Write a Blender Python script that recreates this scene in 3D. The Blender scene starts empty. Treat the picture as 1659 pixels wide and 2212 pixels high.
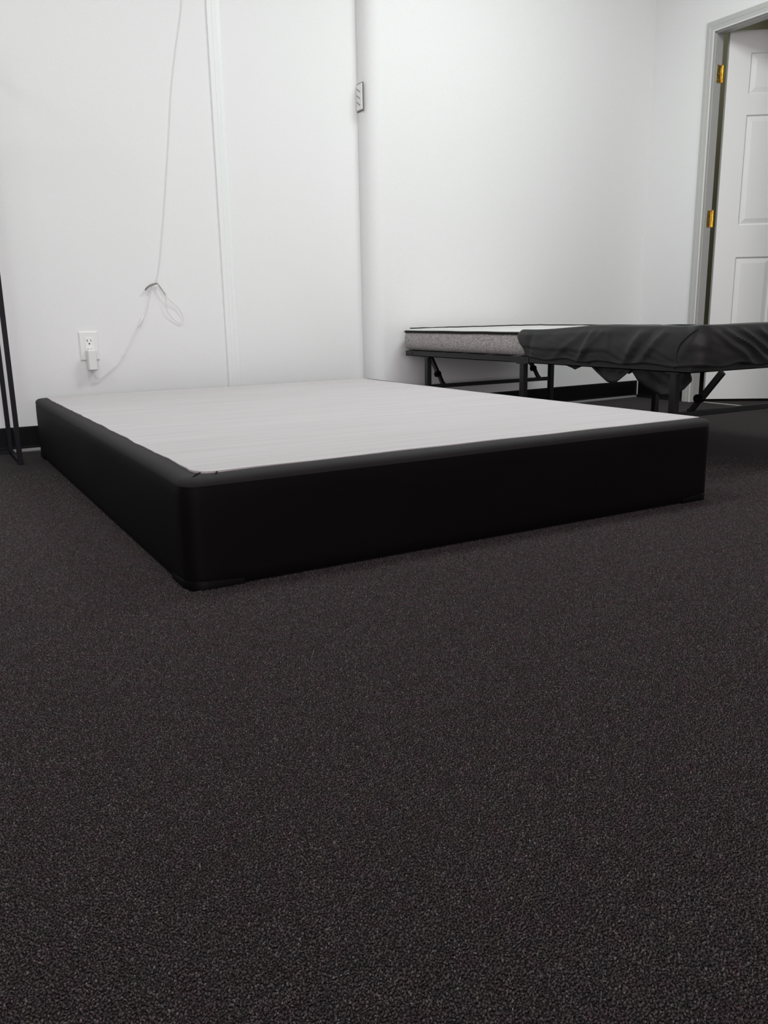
import bpy, bmesh, math, random
from mathutils import Vector, Matrix, noise
random.seed(7)
SC = bpy.context.scene
COL = SC.collection
PI = math.pi

# ------------------------------------------------------------------ camera
Fv = Vector((0.48179, 0.84474, -0.23285)).normalized()
roll, yaw, pitch = -0.01822, 0.51797, 0.2350
Rv = Vector((math.cos(yaw), -math.sin(yaw), 0))
Fv = Vector((math.sin(yaw)*math.cos(pitch), math.cos(yaw)*math.cos(pitch), -math.sin(pitch)))
Uv = Rv.cross(Fv)
R2 = Rv*math.cos(roll) + Uv*math.sin(roll)
U2 = -Rv*math.sin(roll) + Uv*math.cos(roll)
cam = bpy.data.cameras.new('camera')
camo = bpy.data.objects.new('camera', cam)
COL.objects.link(camo)
m = Matrix((( R2.x, U2.x, -Fv.x, 0.0), (R2.y, U2.y, -Fv.y, 0.0), (R2.z, U2.z, -Fv.z, 0.5335), (0, 0, 0, 1)))
camo.matrix_world = m
cam.sensor_fit = 'VERTICAL'; cam.sensor_height = 24.0
cam.lens = 24.0*1780.95/2212.0
cam.clip_start = 0.02
SC.camera = camo

# ------------------------------------------------------------------ world, exposure, lamps
w = bpy.data.worlds.new('world'); SC.world = w; w.use_nodes = True
w.node_tree.nodes['Background'].inputs[0].default_value = (0.9, 0.95, 1.0, 1)
w.node_tree.nodes['Background'].inputs[1].default_value = 0.15
vs = SC.view_settings
vs.view_transform = 'Standard'; vs.look = 'None'; vs.gamma = 1.0; vs.use_curve_mapping = False
vs.exposure = 0.0
CEIL = 2.75
# ceiling panel lights: (x, y, watts)
LAMPS = [(2.50, 2.25, 37.0), (0.50, 2.15, 19.0), (-1.90, 2.15, 22.0)]
SIDE_W = 1.5
FILL_W = 235.0      # unseen window added behind the camera as fill for the walls

# ------------------------------------------------------------------ helpers
MATS = {}
def mat(name, col, rough=0.6, metal=0.0, spec=0.5, sheen=0.0):
    mt = bpy.data.materials.new(name); mt.use_nodes = True
    b = mt.node_tree.nodes['Principled BSDF']
    b.inputs['Base Color'].default_value = (*col, 1)
    b.inputs['Roughness'].default_value = rough
    b.inputs['Metallic'].default_value = metal
    b.inputs['Specular IOR Level'].default_value = spec
    if sheen: b.inputs['Sheen Weight'].default_value = sheen
    MATS[name] = mt
    return mt

def nodes(mt):
    nt = mt.node_tree
    return nt, nt.nodes, nt.links, nt.nodes['Principled BSDF']

def add_noise(mt, scale, c0, c1, bump=0.0, dist=0.001, stretch=(1, 1, 1), detail=4.0, lo=0.35, hi=0.65, coord='Object'):
    nt, N, L, b = nodes(mt)
    tc = N.new('ShaderNodeTexCoord'); mp = N.new('ShaderNodeMapping')
    mp.inputs['Scale'].default_value = stretch
    L.new(tc.outputs[coord], mp.inputs['Vector'])
    n = N.new('ShaderNodeTexNoise'); n.inputs['Scale'].default_value = scale; n.inputs['Detail'].default_value = detail
    L.new(mp.outputs['Vector'], n.inputs['Vector'])
    r = N.new('ShaderNodeValToRGB')
    r.color_ramp.elements[0].position = lo; r.color_ramp.elements[0].color = (*c0, 1)
    r.color_ramp.elements[1].position = hi; r.color_ramp.elements[1].color = (*c1, 1)
    L.new(n.outputs['Fac'], r.inputs['Fac'])
    L.new(r.outputs['Color'], b.inputs['Base Color'])
    if bump:
        bp = N.new('ShaderNodeBump'); bp.inputs['Strength'].default_value = bump; bp.inputs['Distance'].default_value = dist
        L.new(n.outputs['Fac'], bp.inputs['Height']); L.new(bp.outputs['Normal'], b.inputs['Normal'])
    return mt

class MB:
    """collects faces into one mesh"""
    def __init__(s): s.v = []; s.f = []; s.sm = []
    def add(s, vs_, fs, smooth=False):
        o = len(s.v); s.v += [tuple(p) for p in vs_]
        for f in fs: s.f.append(tuple(i+o for i in f)); s.sm.append(smooth)
        return s
    def box(s, a, b, bev=0.0):
        x0, y0, z0 = a; x1, y1, z1 = b
        if bev <= 0:
            s.add([(x0,y0,z0),(x1,y0,z0),(x1,y1,z0),(x0,y1,z0),(x0,y0,z1),(x1,y0,z1),(x1,y1,z1),(x0,y1,z1)],
                  [(0,3,2,1),(4,5,6,7),(0,1,5,4),(1,2,6,5),(2,3,7,6),(3,0,4,7)])
        else:
            bm = bmesh.new(); bmesh.ops.create_cube(bm, size=1.0)
            for v in bm.verts:
                v.co = Vector(((x0+x1)/2+v.co.x*(x1-x0), (y0+y1)/2+v.co.y*(y1-y0), (z0+z1)/2+v.co.z*(z1-z0)))
            bmesh.ops.bevel(bm, geom=list(bm.edges), offset=bev, segments=2, profile=0.5, affect='EDGES')
            s.bm(bm)
        return s
    def bm(s, bm, smooth=False):
        bm.verts.index_update()
        s.add([v.co for v in bm.verts], [[v.index for v in f.verts] for f in bm.faces], smooth); bm.free(); return s
    def beam(s, p, q, wx, wz, up=(0, 0, 1)):
        """rectangular bar from p to q"""
        p = Vector(p); q = Vector(q); d = (q-p).normalized(); u = Vector(up)
        if abs(d.dot(u)) > 0.95: u = Vector((1, 0, 0))
        sx = d.cross(u).normalized(); uz = sx.cross(d).normalized()
        vs_ = []
        for c in (p, q):
            for a, b in ((-1,-1),(1,-1),(1,1),(-1,1)):
                vs_.append(c+sx*a*wx/2+uz*b*wz/2)
        s.add(vs_, [(0,1,2,3),(7,6,5,4),(0,4,5,1),(1,5,6,2),(2,6,7,3),(3,7,4,0)]); return s
    def tube(s, pts, r, seg=8, cap=True, closed=False):
        pts = [Vector(p) for p in pts]; n = len(pts); rings = []
        rr = r if isinstance(r, (list, tuple)) else [r]*n
        prev = None; o = len(s.v); vs_ = []
        for i, p in enumerate(pts):
            d = (pts[min(i+1, n-1)]-pts[max(i-1, 0)]).normalized()
            if prev is None:
                a = d.cross(Vector((0, 0, 1)))
                if a.length < 1e-3: a = d.cross(Vector((1, 0, 0)))
            else: a = prev - d*prev.dot(d)
            a.normalize(); b = d.cross(a); prev = a
            for k in range(seg):
                t = 2*PI*k/seg; vs_.append(p+(a*math.cos(t)+b*math.sin(t))*rr[i])
        fs = []
        for i in range(n-1):
            for k in range(seg):
                k2 = (k+1) % seg
                fs.append((i*seg+k, i*seg+k2, (i+1)*seg+k2, (i+1)*seg+k))
        s.add(vs_, fs, True)
        if cap:
            s.add([vs_[k] for k in range(seg)], [tuple(reversed(range(seg)))]); s.add([vs_[(n-1)*seg+k] for k in range(seg)], [tuple(range(seg))])
        return s
    def prism(s, prof, axis, a, b):
        """profile polygon (2D) extruded along axis between a and b"""
        def P(u, v, t):
            return {'x': (t, u, v), 'y': (u, t, v), 'z': (u, v, t)}[axis]
        n = len(prof)
        s.add([P(u, v, a) for u, v in prof]+[P(u, v, b) for u, v in prof],
              [tuple(reversed(range(n))), tuple(range(n, 2*n))]+[(i, (i+1) % n, n+(i+1) % n, n+i) for i in range(n)])
        return s
    def build(s, name, material, parent=None, **props):
        me = bpy.data.meshes.new(name); me.from_pydata(s.v, [], s.f)
        for p, sm in zip(me.polygons, s.sm): p.use_smooth = sm
        bm = bmesh.new(); bm.from_mesh(me)
        bmesh.ops.remove_doubles(bm, verts=bm.verts, dist=1e-6)
        bmesh.ops.recalc_face_normals(bm, faces=bm.faces); bm.to_mesh(me); bm.free()
        if any(s.sm): me.set_sharp_from_angle(angle=math.radians(55))
        me.materials.append(material)
        o = bpy.data.objects.new(name, me); COL.objects.link(o)
        if parent:
            o.parent = parent; o.matrix_parent_inverse = parent_matrix(parent).inverted()
        for k, v in props.items(): o[k] = v
        return o
PM = {}
def parent_matrix(o):
    m_ = Matrix.Translation(o.location)
    return parent_matrix(o.parent) @ o.matrix_parent_inverse @ m_ if o.parent else m_
def empty(name, loc, **props):
    o = bpy.data.objects.new(name, None); COL.objects.link(o); o.location = loc; o.empty_display_size = 0.1
    for k, v in props.items(): o[k] = v
    return o
def catmull(pts, n=6):
    P = [Vector(p) for p in pts]; P = [P[0]*2-P[1]] + P + [P[-1]*2-P[-2]]; out = []
    for i in range(1, len(P)-2):
        for k in range(n):
            t = k/n
            out.append(0.5*((2*P[i])+(P[i+1]-P[i-1])*t+(2*P[i-1]-5*P[i]+4*P[i+1]-P[i+2])*t*t+(3*P[i]-P[i-1]-3*P[i+1]+P[i+2])*t**3))
    out.append(P[-2]); return out

def rrect(x0, y0, x1, y1, r, ins, nx, ny, nc):
    """points round a rounded rectangle, inset by ins; fixed count"""
    x0 += ins; y0 += ins; x1 -= ins; y1 -= ins; r = max(r-ins, 0.003)
    pts = []
    def side(a, b, n):
        for i in range(n): t = i/n; pts.append((a[0]+(b[0]-a[0])*t, a[1]+(b[1]-a[1])*t))
    def corner(cx, cy, a0):
        for i in range(nc): t = a0+PI/2*i/nc; pts.append((cx+r*math.cos(t), cy+r*math.sin(t)))
    side((x0+r, y0), (x1-r, y0), nx); corner(x1-r, y0+r, -PI/2)
    side((x1, y0+r), (x1, y1-r), ny); corner(x1-r, y1-r, 0)
    side((x1-r, y1), (x0+r, y1), nx); corner(x0+r, y1-r, PI/2)
    side((x0, y1-r), (x0, y0+r), ny); corner(x0+r, y0+r, PI)
    return pts
def loft(mb, rings, cap_top=True, cap_bot=True, smooth=True):
    n = len(rings[0]); vs_ = [p for r in rings for p in r]; fs = []
    for i in range(len(rings)-1):
        for k in range(n): k2 = (k+1) % n; fs.append((i*n+k, i*n+k2, (i+1)*n+k2, (i+1)*n+k))
    if cap_bot: fs.append(tuple(reversed(range(n))))
    if cap_top: fs.append(tuple(range((len(rings)-1)*n, len(rings)*n)))
    mb.add(vs_, fs, smooth); return mb

# ------------------------------------------------------------------ materials
M_wall = add_noise(mat('painted_drywall', (0.8, 0.8, 0.8), 0.75, spec=0.25), 180, (0.775, 0.775, 0.775), (0.80, 0.80, 0.80), bump=0.05, dist=0.0006)
M_ceil = mat('ceiling_white', (0.82, 0.82, 0.81), 0.9, spec=0.1)
M_trim = mat('trim_white', (0.74, 0.74, 0.735), 0.4, spec=0.45)
M_casing = mat('casing_paint', (0.47, 0.47, 0.455), 0.35, spec=0.5)
M_batten = mat('batten_white', (0.80, 0.815, 0.81), 0.45)
M_door = mat('door_paint', (0.80, 0.80, 0.795), 0.4, spec=0.5)
M_rubber = mat('black_rubber_cove', (0.003, 0.003, 0.003), 0.5, spec=0.14)
M_brass = add_noise(mat('brass', (0.75, 0.5, 0.12), 0.28, metal=1.0), 60, (0.85, 0.6, 0.16), (0.5, 0.3, 0.06), lo=0.45, hi=0.7)
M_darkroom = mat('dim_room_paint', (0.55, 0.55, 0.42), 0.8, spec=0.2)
M_black_metal = mat('black_powder_coat', (0.010, 0.010, 0.011), 0.42, spec=0.32)
M_rack = mat('black_satin_tube', (0.003, 0.003, 0.006), 0.45, spec=0.22)
M_plastic = mat('white_plastic', (0.78, 0.78, 0.77), 0.35)
M_recept = mat('white_receptacle', (0.82, 0.82, 0.81), 0.3)
M_charger = mat('charger_white', (0.74, 0.73, 0.73), 0.3)
M_slot = mat('slot_black', (0.01, 0.01, 0.01), 0.7)
M_cable = mat('cable_white', (0.76, 0.75, 0.745), 0.4)
M_tie = mat('twist_tie_grey', (0.20, 0.19, 0.19), 0.5)
M_guard = mat('corner_guard_plastic', (0.002, 0.002, 0.0025), 0.5, spec=0.08)
M_strip = mat('transition_metal', (0.55, 0.54, 0.5), 0.35, metal=0.8)

# carpet
M_carpet = mat('charcoal_cut_pile', (0.04, 0.036, 0.036), 0.95, spec=0.08, sheen=0.045)
def carpet_nodes():
    nt, N, L, b = nodes(M_carpet)
    tc = N.new('ShaderNodeTexCoord')
    def noise_(scale, detail, rough=0.6):
        n = N.new('ShaderNodeTexNoise'); n.inputs['Scale'].default_value = scale; n.inputs['Detail'].default_value = detail; n.inputs['Roughness'].default_value = rough
        L.new(tc.outputs['Object'], n.inputs['Vector']); return n
    def ramp(src, pts):
        r = N.new('ShaderNodeValToRGB'); e = r.color_ramp.elements
        e[0].position, e[0].color = pts[0][0], (*pts[0][1], 1); e[1].position, e[1].color = pts[-1][0], (*pts[-1][1], 1)
        for p, c in pts[1:-1]: x = e.new(p); x.color = (*c, 1)
        L.new(src, r.inputs['Fac']); return r
    def mul(a, c):
        mx = N.new('ShaderNodeMix'); mx.data_type = 'RGBA'; mx.blend_type = 'MULTIPLY'; mx.inputs[0].default_value = 1.0
        L.new(a, mx.inputs[6]); L.new(c, mx.inputs[7]); return mx.outputs[2]
    # yarn ends: fine noise, dark pits between, a few pale flecks
    n1 = noise_(300, 5, 0.8)
    r1 = ramp(n1.outputs['Fac'], [(0.37, (0.003, 0.0026, 0.0027)), (0.455, (0.0155, 0.0132, 0.0138)), (0.54, (0.033, 0.0280, 0.0290)), (0.61, (0.070, 0.0605, 0.0600)), (0.68, (0.150, 0.132, 0.125))])
    # hue drift between plum, brown and slate yarns
    n2 = noise_(30, 3); r2 = ramp(n2.outputs['Fac'], [(0.36, (1.08, 0.93, 1.00)), (0.5, (1.0, 1.0, 1.0)), (0.64, (1.03, 1.0, 0.90))])
    n3 = noise_(120, 2); r3 = ramp(n3.outputs['Fac'], [(0.35, (0.82, 0.82, 0.84)), (0.65, (1.16, 1.16, 1.14))])
    col = mul(mul(r1.outputs['Color'], r2.outputs['Color']), r3.outputs['Color'])
    L.new(col, b.inputs['Base Color'])
    bp = N.new('ShaderNodeBump'); bp.inputs['Strength'].default_value = 0.9; bp.inputs['Distance'].default_value = 0.003
    L.new(n1.outputs['Fac'], bp.inputs['Height']); L.new(bp.outputs['Normal'], b.inputs['Normal'])
carpet_nodes()

# black stretch knit of the box foundation: dark side copy, lit edge copy
M_fabric = mat('black_knit', (0.0024, 0.0019, 0.0022), 0.6, spec=0.10)
M_fabric_lit = mat('black_knit_lit', (0.021, 0.0195, 0.020), 0.7, spec=0.2)  # same knit, with the light on the top edge put into its colour
def weave(mt, scale, strength, dist, stretch=(1, 1, 1)):
    nt, N, L, b = nodes(mt)
    tc = N.new('ShaderNodeTexCoord'); mp = N.new('ShaderNodeMapping'); mp.inputs['Scale'].default_value = stretch
    L.new(tc.outputs['Object'], mp.inputs['Vector'])
    v = N.new('ShaderNodeTexNoise'); v.inputs['Scale'].default_value = scale; v.inputs['Detail'].default_value = 2
    L.new(mp.outputs['Vector'], v.inputs['Vector'])
    bp = N.new('ShaderNodeBump'); bp.inputs['Strength'].default_value = strength; bp.inputs['Distance'].default_value = dist
    L.new(v.outputs['Fac'], bp.inputs['Height']); L.new(bp.outputs['Normal'], b.inputs['Normal'])
weave(M_fabric, 900, 0.35, 0.0006, (1, 1, 0.4))
M_sheet = add_noise(mat('foundation_top_felt', (0.58, 0.56, 0.565), 0.85, spec=0.15), 16, (0.490, 0.458, 0.470), (0.532, 0.500, 0.512), bump=0.15, dist=0.001, stretch=(0.16, 3.0, 1), detail=5)
# mattress side: heather grey
M_heather = mat('heather_grey_knit', (0.25, 0.23, 0.23), 0.9, spec=0.1)
def heather():
    nt, N, L, b = nodes(M_heather)
    tc = N.new('ShaderNodeTexCoord'); mp = N.new('ShaderNodeMapping'); mp.inputs['Scale'].default_value = (1, 0.45, 1.5)
    L.new(tc.outputs['Object'], mp.inputs['Vector'])
    n = N.new('ShaderNodeTexNoise'); n.inputs['Scale'].default_value = 170; n.inputs['Detail'].default_value = 5; n.inputs['Roughness'].default_value = 0.7
    L.new(mp.outputs['Vector'], n.inputs['Vector'])
    r = N.new('ShaderNodeValToRGB'); r.color_ramp.elements[0].position = 0.36; r.color_ramp.elements[1].position = 0.64
    r.color_ramp.elements[0].color = (0.22, 0.197, 0.200, 1); r.color_ramp.elements[1].color = (0.52, 0.485, 0.485, 1)
    L.new(n.outputs['Fac'], r.inputs['Fac']); L.new(r.outputs['Color'], b.inputs['Base Color'])
    bp = N.new('ShaderNodeBump'); bp.inputs['Strength'].default_value = 0.3; bp.inputs['Distance'].default_value = 0.001
    L.new(n.outputs['Fac'], bp.inputs['Height']); L.new(bp.outputs['Normal'], b.inputs['Normal'])
heather()
M_ticking = mat('mattress_top_knit', (0.54, 0.53, 0.525), 0.85, spec=0.15)
M_piping = mat('black_piping', (0.008, 0.007, 0.008), 0.7, spec=0.2)
M_cover = mat('black_nonwoven', (0.018, 0.018, 0.0183), 0.48, spec=0.36)
weave(M_cover, 500, 0.25, 0.0006)

# ------------------------------------------------------------------ room shell
XW, XE = -6.0, 4.000       # left wall, right wall (with the door)
YB, YB2, YF = 3.755, 3.765, -6.0   # YB2: back wall where it meets the right wall
YS = 3.655                 # back wall just right of the step (it runs slightly askew)
XR = 2.035                 # where the back wall steps forward
DY0, DY1, DTOP = 2.556, 3.329, 1.965   # door opening
def struct(name, mb, mt, **k): return mb.build(name, mt, None, kind='structure', **k)
floor = struct('floor', MB().box((XW-0.1, YF-0.1, -0.06), (XE+2.2, YB+0.75, 0.0)), M_carpet)
# cut pile of the carpet: real yarn ends near the camera, the material takes over where they are too small to see
M_pile = mat('carpet_yarn', (0.04, 0.036, 0.036), 0.9, spec=0.12)
def pile_material():
    nt, N, L, b = nodes(M_pile)
    at = N.new('ShaderNodeAttribute'); at.attribute_type = 'INSTANCER'; at.attribute_name = 'tone'
    r = N.new('ShaderNodeValToRGB'); e = r.color_ramp.elements
    e[0].position = 0.0; e[0].color = (*PILE[0], 1); e[1].position = 1.0; e[1].color = (*PILE[3], 1)
    x = e.new(0.60); x.color = (*PILE[1], 1); x = e.new(0.92); x.color = (*PILE[2], 1)
    L.new(at.outputs['Fac'], r.inputs['Fac'])
    tc = N.new('ShaderNodeNewGeometry'); n = N.new('ShaderNodeTexNoise'); n.inputs['Scale'].default_value = 26; n.inputs['Detail'].default_value = 3
    L.new(tc.outputs['Position'], n.inputs['Vector'])
    r2 = N.new('ShaderNodeValToRGB'); q = r2.color_ramp.elements
    q[0].position = 0.36; q[0].color = (1.08, 0.95, 1.0, 1); q[1].position = 0.64; q[1].color = (1.02, 1.0, 0.93, 1); y = q.new(0.5); y.color = (0.97, 1.0, 1.02, 1)
    L.new(n.outputs['Fac'], r2.inputs['Fac'])
    mx = N.new('ShaderNodeMix'); mx.data_type = 'RGBA'; mx.blend_type = 'MULTIPLY'; mx.inputs[0].default_value = 1.0
    L.new(r.outputs['Color'], mx.inputs[6]); L.new(r2.outputs['Color'], mx.inputs[7]); L.new(mx.outputs[2], b.inputs['Base Color'])
PILE = [(0.042, 0.0350, 0.0368), (0.084, 0.0705, 0.0740), (0.108, 0.094, 0.095), (0.19, 0.170, 0.165)]
pile_material()
def carpet_pile(sp=0.0024, r_full=2.1, r_end=3.3):
    import numpy as np
    rng = np.random.default_rng(3)
    xs, ys = np.meshgrid(np.arange(-1.4, 3.3, sp), np.arange(-0.1, 3.3, sp))
    x = xs.ravel()+rng.uniform(-0.5, 0.5, xs.size)*sp*1.1; y = ys.ravel()+rng.uniform(-0.5, 0.5, xs.size)*sp*1.1
    r = np.hypot(x, y); az = np.degrees(np.arctan2(x, y))
    keep = (r > 0.32) & (r < r_end) & (az > -24) & (az < 84)
    keep &= rng.uniform(0, 1, x.size) < np.clip((r_end-r)/(r_end-r_full), 0, 1)
    keep &= ~((x > 0.437) & (x < 1.96) & (y > 1.551))
    x, y = x[keep].astype('f4'), y[keep].astype('f4'); n = x.size
    me = bpy.data.meshes.new('carpet_pile'); me.vertices.add(n)
    me.vertices.foreach_set('co', np.stack([x, y, rng.uniform(0.0001, 0.0011, n).astype('f4')], 1).ravel())
    a = me.attributes.new('tone', 'FLOAT', 'POINT'); a.data.foreach_set('value', rng.uniform(0, 1, n).astype('f4'))
    a = me.attributes.new('turn', 'FLOAT_VECTOR', 'POINT')
    a.data.foreach_set('vector', np.stack([rng.normal(0, 0.45, n), rng.normal(0, 0.45, n), rng.uniform(0, 6.28, n)], 1).astype('f4').ravel())
    a = me.attributes.new('size', 'FLOAT_VECTOR', 'POINT')
    k = rng.uniform(0.7, 1.25, n); a.data.foreach_set('vector', np.stack([0.00115*k, 0.00085*k*rng.uniform(0.7, 1.1, n), 0.0017*rng.uniform(0.7, 1.2, n)], 1).astype('f4').ravel())
    me.materials.append(M_pile)
    o = bpy.data.objects.new('carpet_pile', me); COL.objects.link(o); o.parent = floor; o['kind'] = 'stuff'
    g = bpy.data.node_groups.new('pile', 'GeometryNodeTree')
    g.interface.new_socket('Geometry', in_out='INPUT', socket_type='NodeSocketGeometry'); g.interface.new_socket('Geometry', in_out='OUTPUT', socket_type='NodeSocketGeometry')
    N = g.nodes; gi = N.new('NodeGroupInput'); go = N.new('NodeGroupOutput')
    ico = N.new('GeometryNodeMeshIcoSphere'); ico.inputs['Radius'].default_value = 1.0; ico.inputs['Subdivisions'].default_value = 1
    sm_ = N.new('GeometryNodeSetMaterial'); sm_.inputs['Material'].default_value = M_pile
    ip = N.new('GeometryNodeInstanceOnPoints')
    def attr(nm):
        q = N.new('GeometryNodeInputNamedAttribute'); q.data_type = 'FLOAT_VECTOR'; q.inputs['Name'].default_value = nm; return q
    t1, t2 = attr('turn'), attr('size')
    e2r = N.new('FunctionNodeEulerToRotation')
    g.links.new(ico.outputs['Mesh'], sm_.inputs['Geometry']); g.links.new(sm_.outputs['Geometry'], ip.inputs['Instance'])
    g.links.new(gi.outputs[0], ip.inputs['Points']); g.links.new(t1.outputs['Attribute'], e2r.inputs[0]); g.links.new(e2r.outputs[0], ip.inputs['Rotation'])
    g.links.new(t2.outputs['Attribute'], ip.inputs['Scale']); g.links.new(ip.outputs['Instances'], go.inputs[0])
    md = o.modifiers.new('pile', 'NODES'); md.node_group = g
    print('pile', n)
carpet_pile()
struct('ceiling', MB().box((XW-0.1, YF-0.1, CEIL), (XE+2.2, YB+0.75, CEIL+0.08)), M_ceil)
struct('wall_back', MB().box((XW, YB, 0), (XR-0.0005, YB+0.12, CEIL)), M_wall)
RW = 0.075; SL = (YB2-YS)/(XE-XR)
def yw(x): return YS+(x-XR)*SL
struct('wall_back_right', MB().prism([(XR, YB+0.05), (XR, YS+RW)]+[(XR+RW-RW*math.cos(PI/2*k/16), yw(XR+RW)+RW-RW*math.sin(PI/2*k/16)) for k in range(1, 17)]+[(XE+0.05, yw(XE+0.05)), (XE+0.05, YB+0.2), (XR, YB+0.2)], 'z', 0, CEIL), M_wall)
struct('wall_left', MB().box((XW-0.1, YF, 0), (XW, YB+0.12, CEIL)), M_wall)
WX0, WX1, WZ0, WZ1 = -4.6, 1.4, 0.45, 2.45
struct('wall_front', MB().box((XW, YF-0.1, 0), (WX0, YF, CEIL)).box((WX1, YF-0.1, 0), (XE, YF, CEIL)).box((WX0, YF-0.1, 0), (WX1, YF, WZ0)).box((WX0, YF-0.1, WZ1), (WX1, YF, CEIL)), M_wall)
win = empty('fill_window_1', (WX0, YF, WZ0), kind='structure')  # unseen window, added to carry a fill light for the lower walls
wf = MB()
for k in range(5):
    xx = WX0+(WX1-WX0)*k/4; xx = min(max(xx, WX0+0.025), WX1-0.025)
    wf.box((xx-0.025, YF-0.08, WZ0), (xx+0.025, YF-0.02, WZ1))
wf.box((WX0, YF-0.08, WZ0), (WX1, YF-0.02, WZ0+0.05)).box((WX0, YF-0.08, WZ1-0.05), (WX1, YF-0.02, WZ1))
wf.build('fill_window_frame', M_black_metal, win)
M_glass = mat('fill_window_glass', (1, 1, 1), 0.02); M_glass.node_tree.nodes['Principled BSDF'].inputs['Transmission Weight'].default_value = 1.0
for k in range(4):
    xa = WX0+(WX1-WX0)*k/4+0.03; xb = WX0+(WX1-WX0)*(k+1)/4-0.03
    MB().box((xa, YF-0.055, WZ0+0.05), (xb, YF-0.049, WZ1-0.05)).build('pane', M_glass, win)
wl = bpy.data.lights.new('window_fill', 'AREA'); wl.shape = 'RECTANGLE'; wl.size = WX1-WX0-0.1; wl.size_y = WZ1-WZ0-0.1  # added fill light, set just inside the panes
wl.energy = FILL_W; wl.color = (1.0, 0.90, 0.94)
wlo = bpy.data.objects.new('window_fill', wl); COL.objects.link(wlo)
wlo.location = ((WX0+WX1)/2, YF+0.02, (WZ0+WZ1)/2); wlo.rotation_euler = (PI/2, 0, 0)
wr = MB(); T = 0.050
wr.box((XE, YF, 0), (XE+T, DY0-0.019, CEIL)).box((XE, DY1+0.019, 0), (XE+T, YB2, CEIL)).box((XE, DY0-0.019, DTOP+0.019), (XE+T, DY1+0.019, CEIL))
struct('wall_right', wr, M_wall)
# dim room behind the door
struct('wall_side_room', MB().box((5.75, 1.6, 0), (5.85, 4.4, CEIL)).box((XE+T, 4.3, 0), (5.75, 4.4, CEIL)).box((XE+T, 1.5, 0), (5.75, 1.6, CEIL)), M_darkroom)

# black cove baseboards with a flared toe
def cove(name, p, q, nrm):
    """p,q end points on the wall face; nrm points into the room"""
    h = 0.102; prof = [(0, 0), (0.016, 0), (0.0165, 0.003), (0.013, 0.010), (0.006, 0.014), (0.0042, 0.022), (0.004, 0.094), (0.003, 0.101), (0, h)]
    p = Vector(p); q = Vector(q); n = Vector(nrm); k = len(prof)
    vs_ = [p+n*a+Vector((0, 0, b)) for a, b in prof]+[q+n*a+Vector((0, 0, b)) for a, b in prof]
    mb = MB().add(vs_, [tuple(range(k)), tuple(reversed(range(k, 2*k)))]+[(i, (i+1) % k, k+(i+1) % k, k+i) for i in range(k)])
    struct(name, mb, M_rubber)
cove('baseboard_back', (XW, YB, 0), (XR, YB, 0), (0, -1, 0))
cove('baseboard_back_right', (XR-0.012, YS, 0), (XE, YB2, 0), (0, -1, 0))
cove('baseboard_step', (XR, YB-0.017, 0), (XR, YS-0.004, 0), (-1, 0, 0))
cove('baseboard_right', (XE, YB2-0.017, 0), (XE, DY1+0.075, 0), (-1, 0, 0))
cove('baseboard_right_front', (XE, DY0-0.075, 0), (XE, YF, 0), (-1, 0, 0))
cove('baseboard_left', (XW, YF, 0), (XW, YB-0.017, 0), (1, 0, 0))
cove('baseboard_side_room', (5.75, 1.6, 0), (5.75, 4.3, 0), (-1, 0, 0))
cove('baseboard_side_room_back', (XE+T, 4.3, 0), (5.733, 4.3, 0), (0, -1, 0))

# grey strip along the foot of the back baseboards
M_shoe = mat('grey_floor_strip', (0.16, 0.16, 0.16), 0.45)
struct('trim_3', MB().prism([(YB-0.016, 0.0), (YB-0.026, 0.0), (YB-0.025, 0.004), (YB-0.016, 0.012)], 'x', XW+0.02, XR-0.03), M_shoe)
mb = MB(); mb.add([(XR+0.02, yw(XR)-0.016, 0), (XR+0.02, yw(XR)-0.026, 0), (XR+0.02, yw(XR)-0.025, 0.004), (XR+0.02, yw(XR)-0.016, 0.012), (XE-0.02, YB2-0.016, 0), (XE-0.02, YB2-0.026, 0), (XE-0.02, YB2-0.025, 0.004), (XE-0.02, YB2-0.016, 0.012)], [(0,1,2,3),(7,6,5,4),(0,4,5,1),(1,5,6,2),(2,6,7,3),(3,7,4,0)])
struct('trim_4', mb, M_shoe)
# vertical batten on the back wall
b = MB()
prof = [(1.312, YB), (1.312, YB-0.006), (1.315, YB-0.008), (1.331, YB-0.008), (1.333, YB-0.0065), (1.335, YB-0.008), (1.350, YB-0.008), (1.353, YB-0.006), (1.372, YB-0.0045), (1.374, YB-0.003), (1.374, YB)]
b.prism(prof, 'z', 0.104, CEIL)
struct('trim_1', b, M_batten)

# door casing and jamb
cas = empty('trim_2', (XE, DY1, 0), kind='structure')
def casing_prof(s):  # (distance from opening edge, protrusion)
    return [(0.0, 0), (0.0, 0.012), (0.001, 0.014), (0.009, 0.014), (0.011, 0.012), (0.030, 0.0125), (0.032, 0.014), (0.054, 0.0135), (0.057, 0.010), (0.057, 0)]
pf = casing_prof(0)
def casing_run(corners, name, pf=pf, mt=None):
    mb = MB(); k = len(pf); vs_ = []
    for c in corners:
        for a, d in pf: vs_.append(c(a, d))
    fs = []
    for i in range(len(corners)-1):
        for j in range(k): j2 = (j+1) % k; fs.append((i*k+j, i*k+j2, (i+1)*k+j2, (i+1)*k+j))
    fs += [tuple(range(k)), tuple(reversed(range((len(corners)-1)*k, len(corners)*k)))]
    return mb.add(vs_, fs).build(name, mt or M_casing, cas)
O = 0.005
casing_run([lambda a, d: (XE-d, DY1+O+a, 0.0), lambda a, d: (XE-d, DY1+O+a, DTOP+O+a)], 'side_casing')
casing_run([lambda a, d: (XE-d, DY1+O+a, DTOP+O+a), lambda a, d: (XE-d, DY0-O-a, DTOP+O+a)], 'head_casing')
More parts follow.
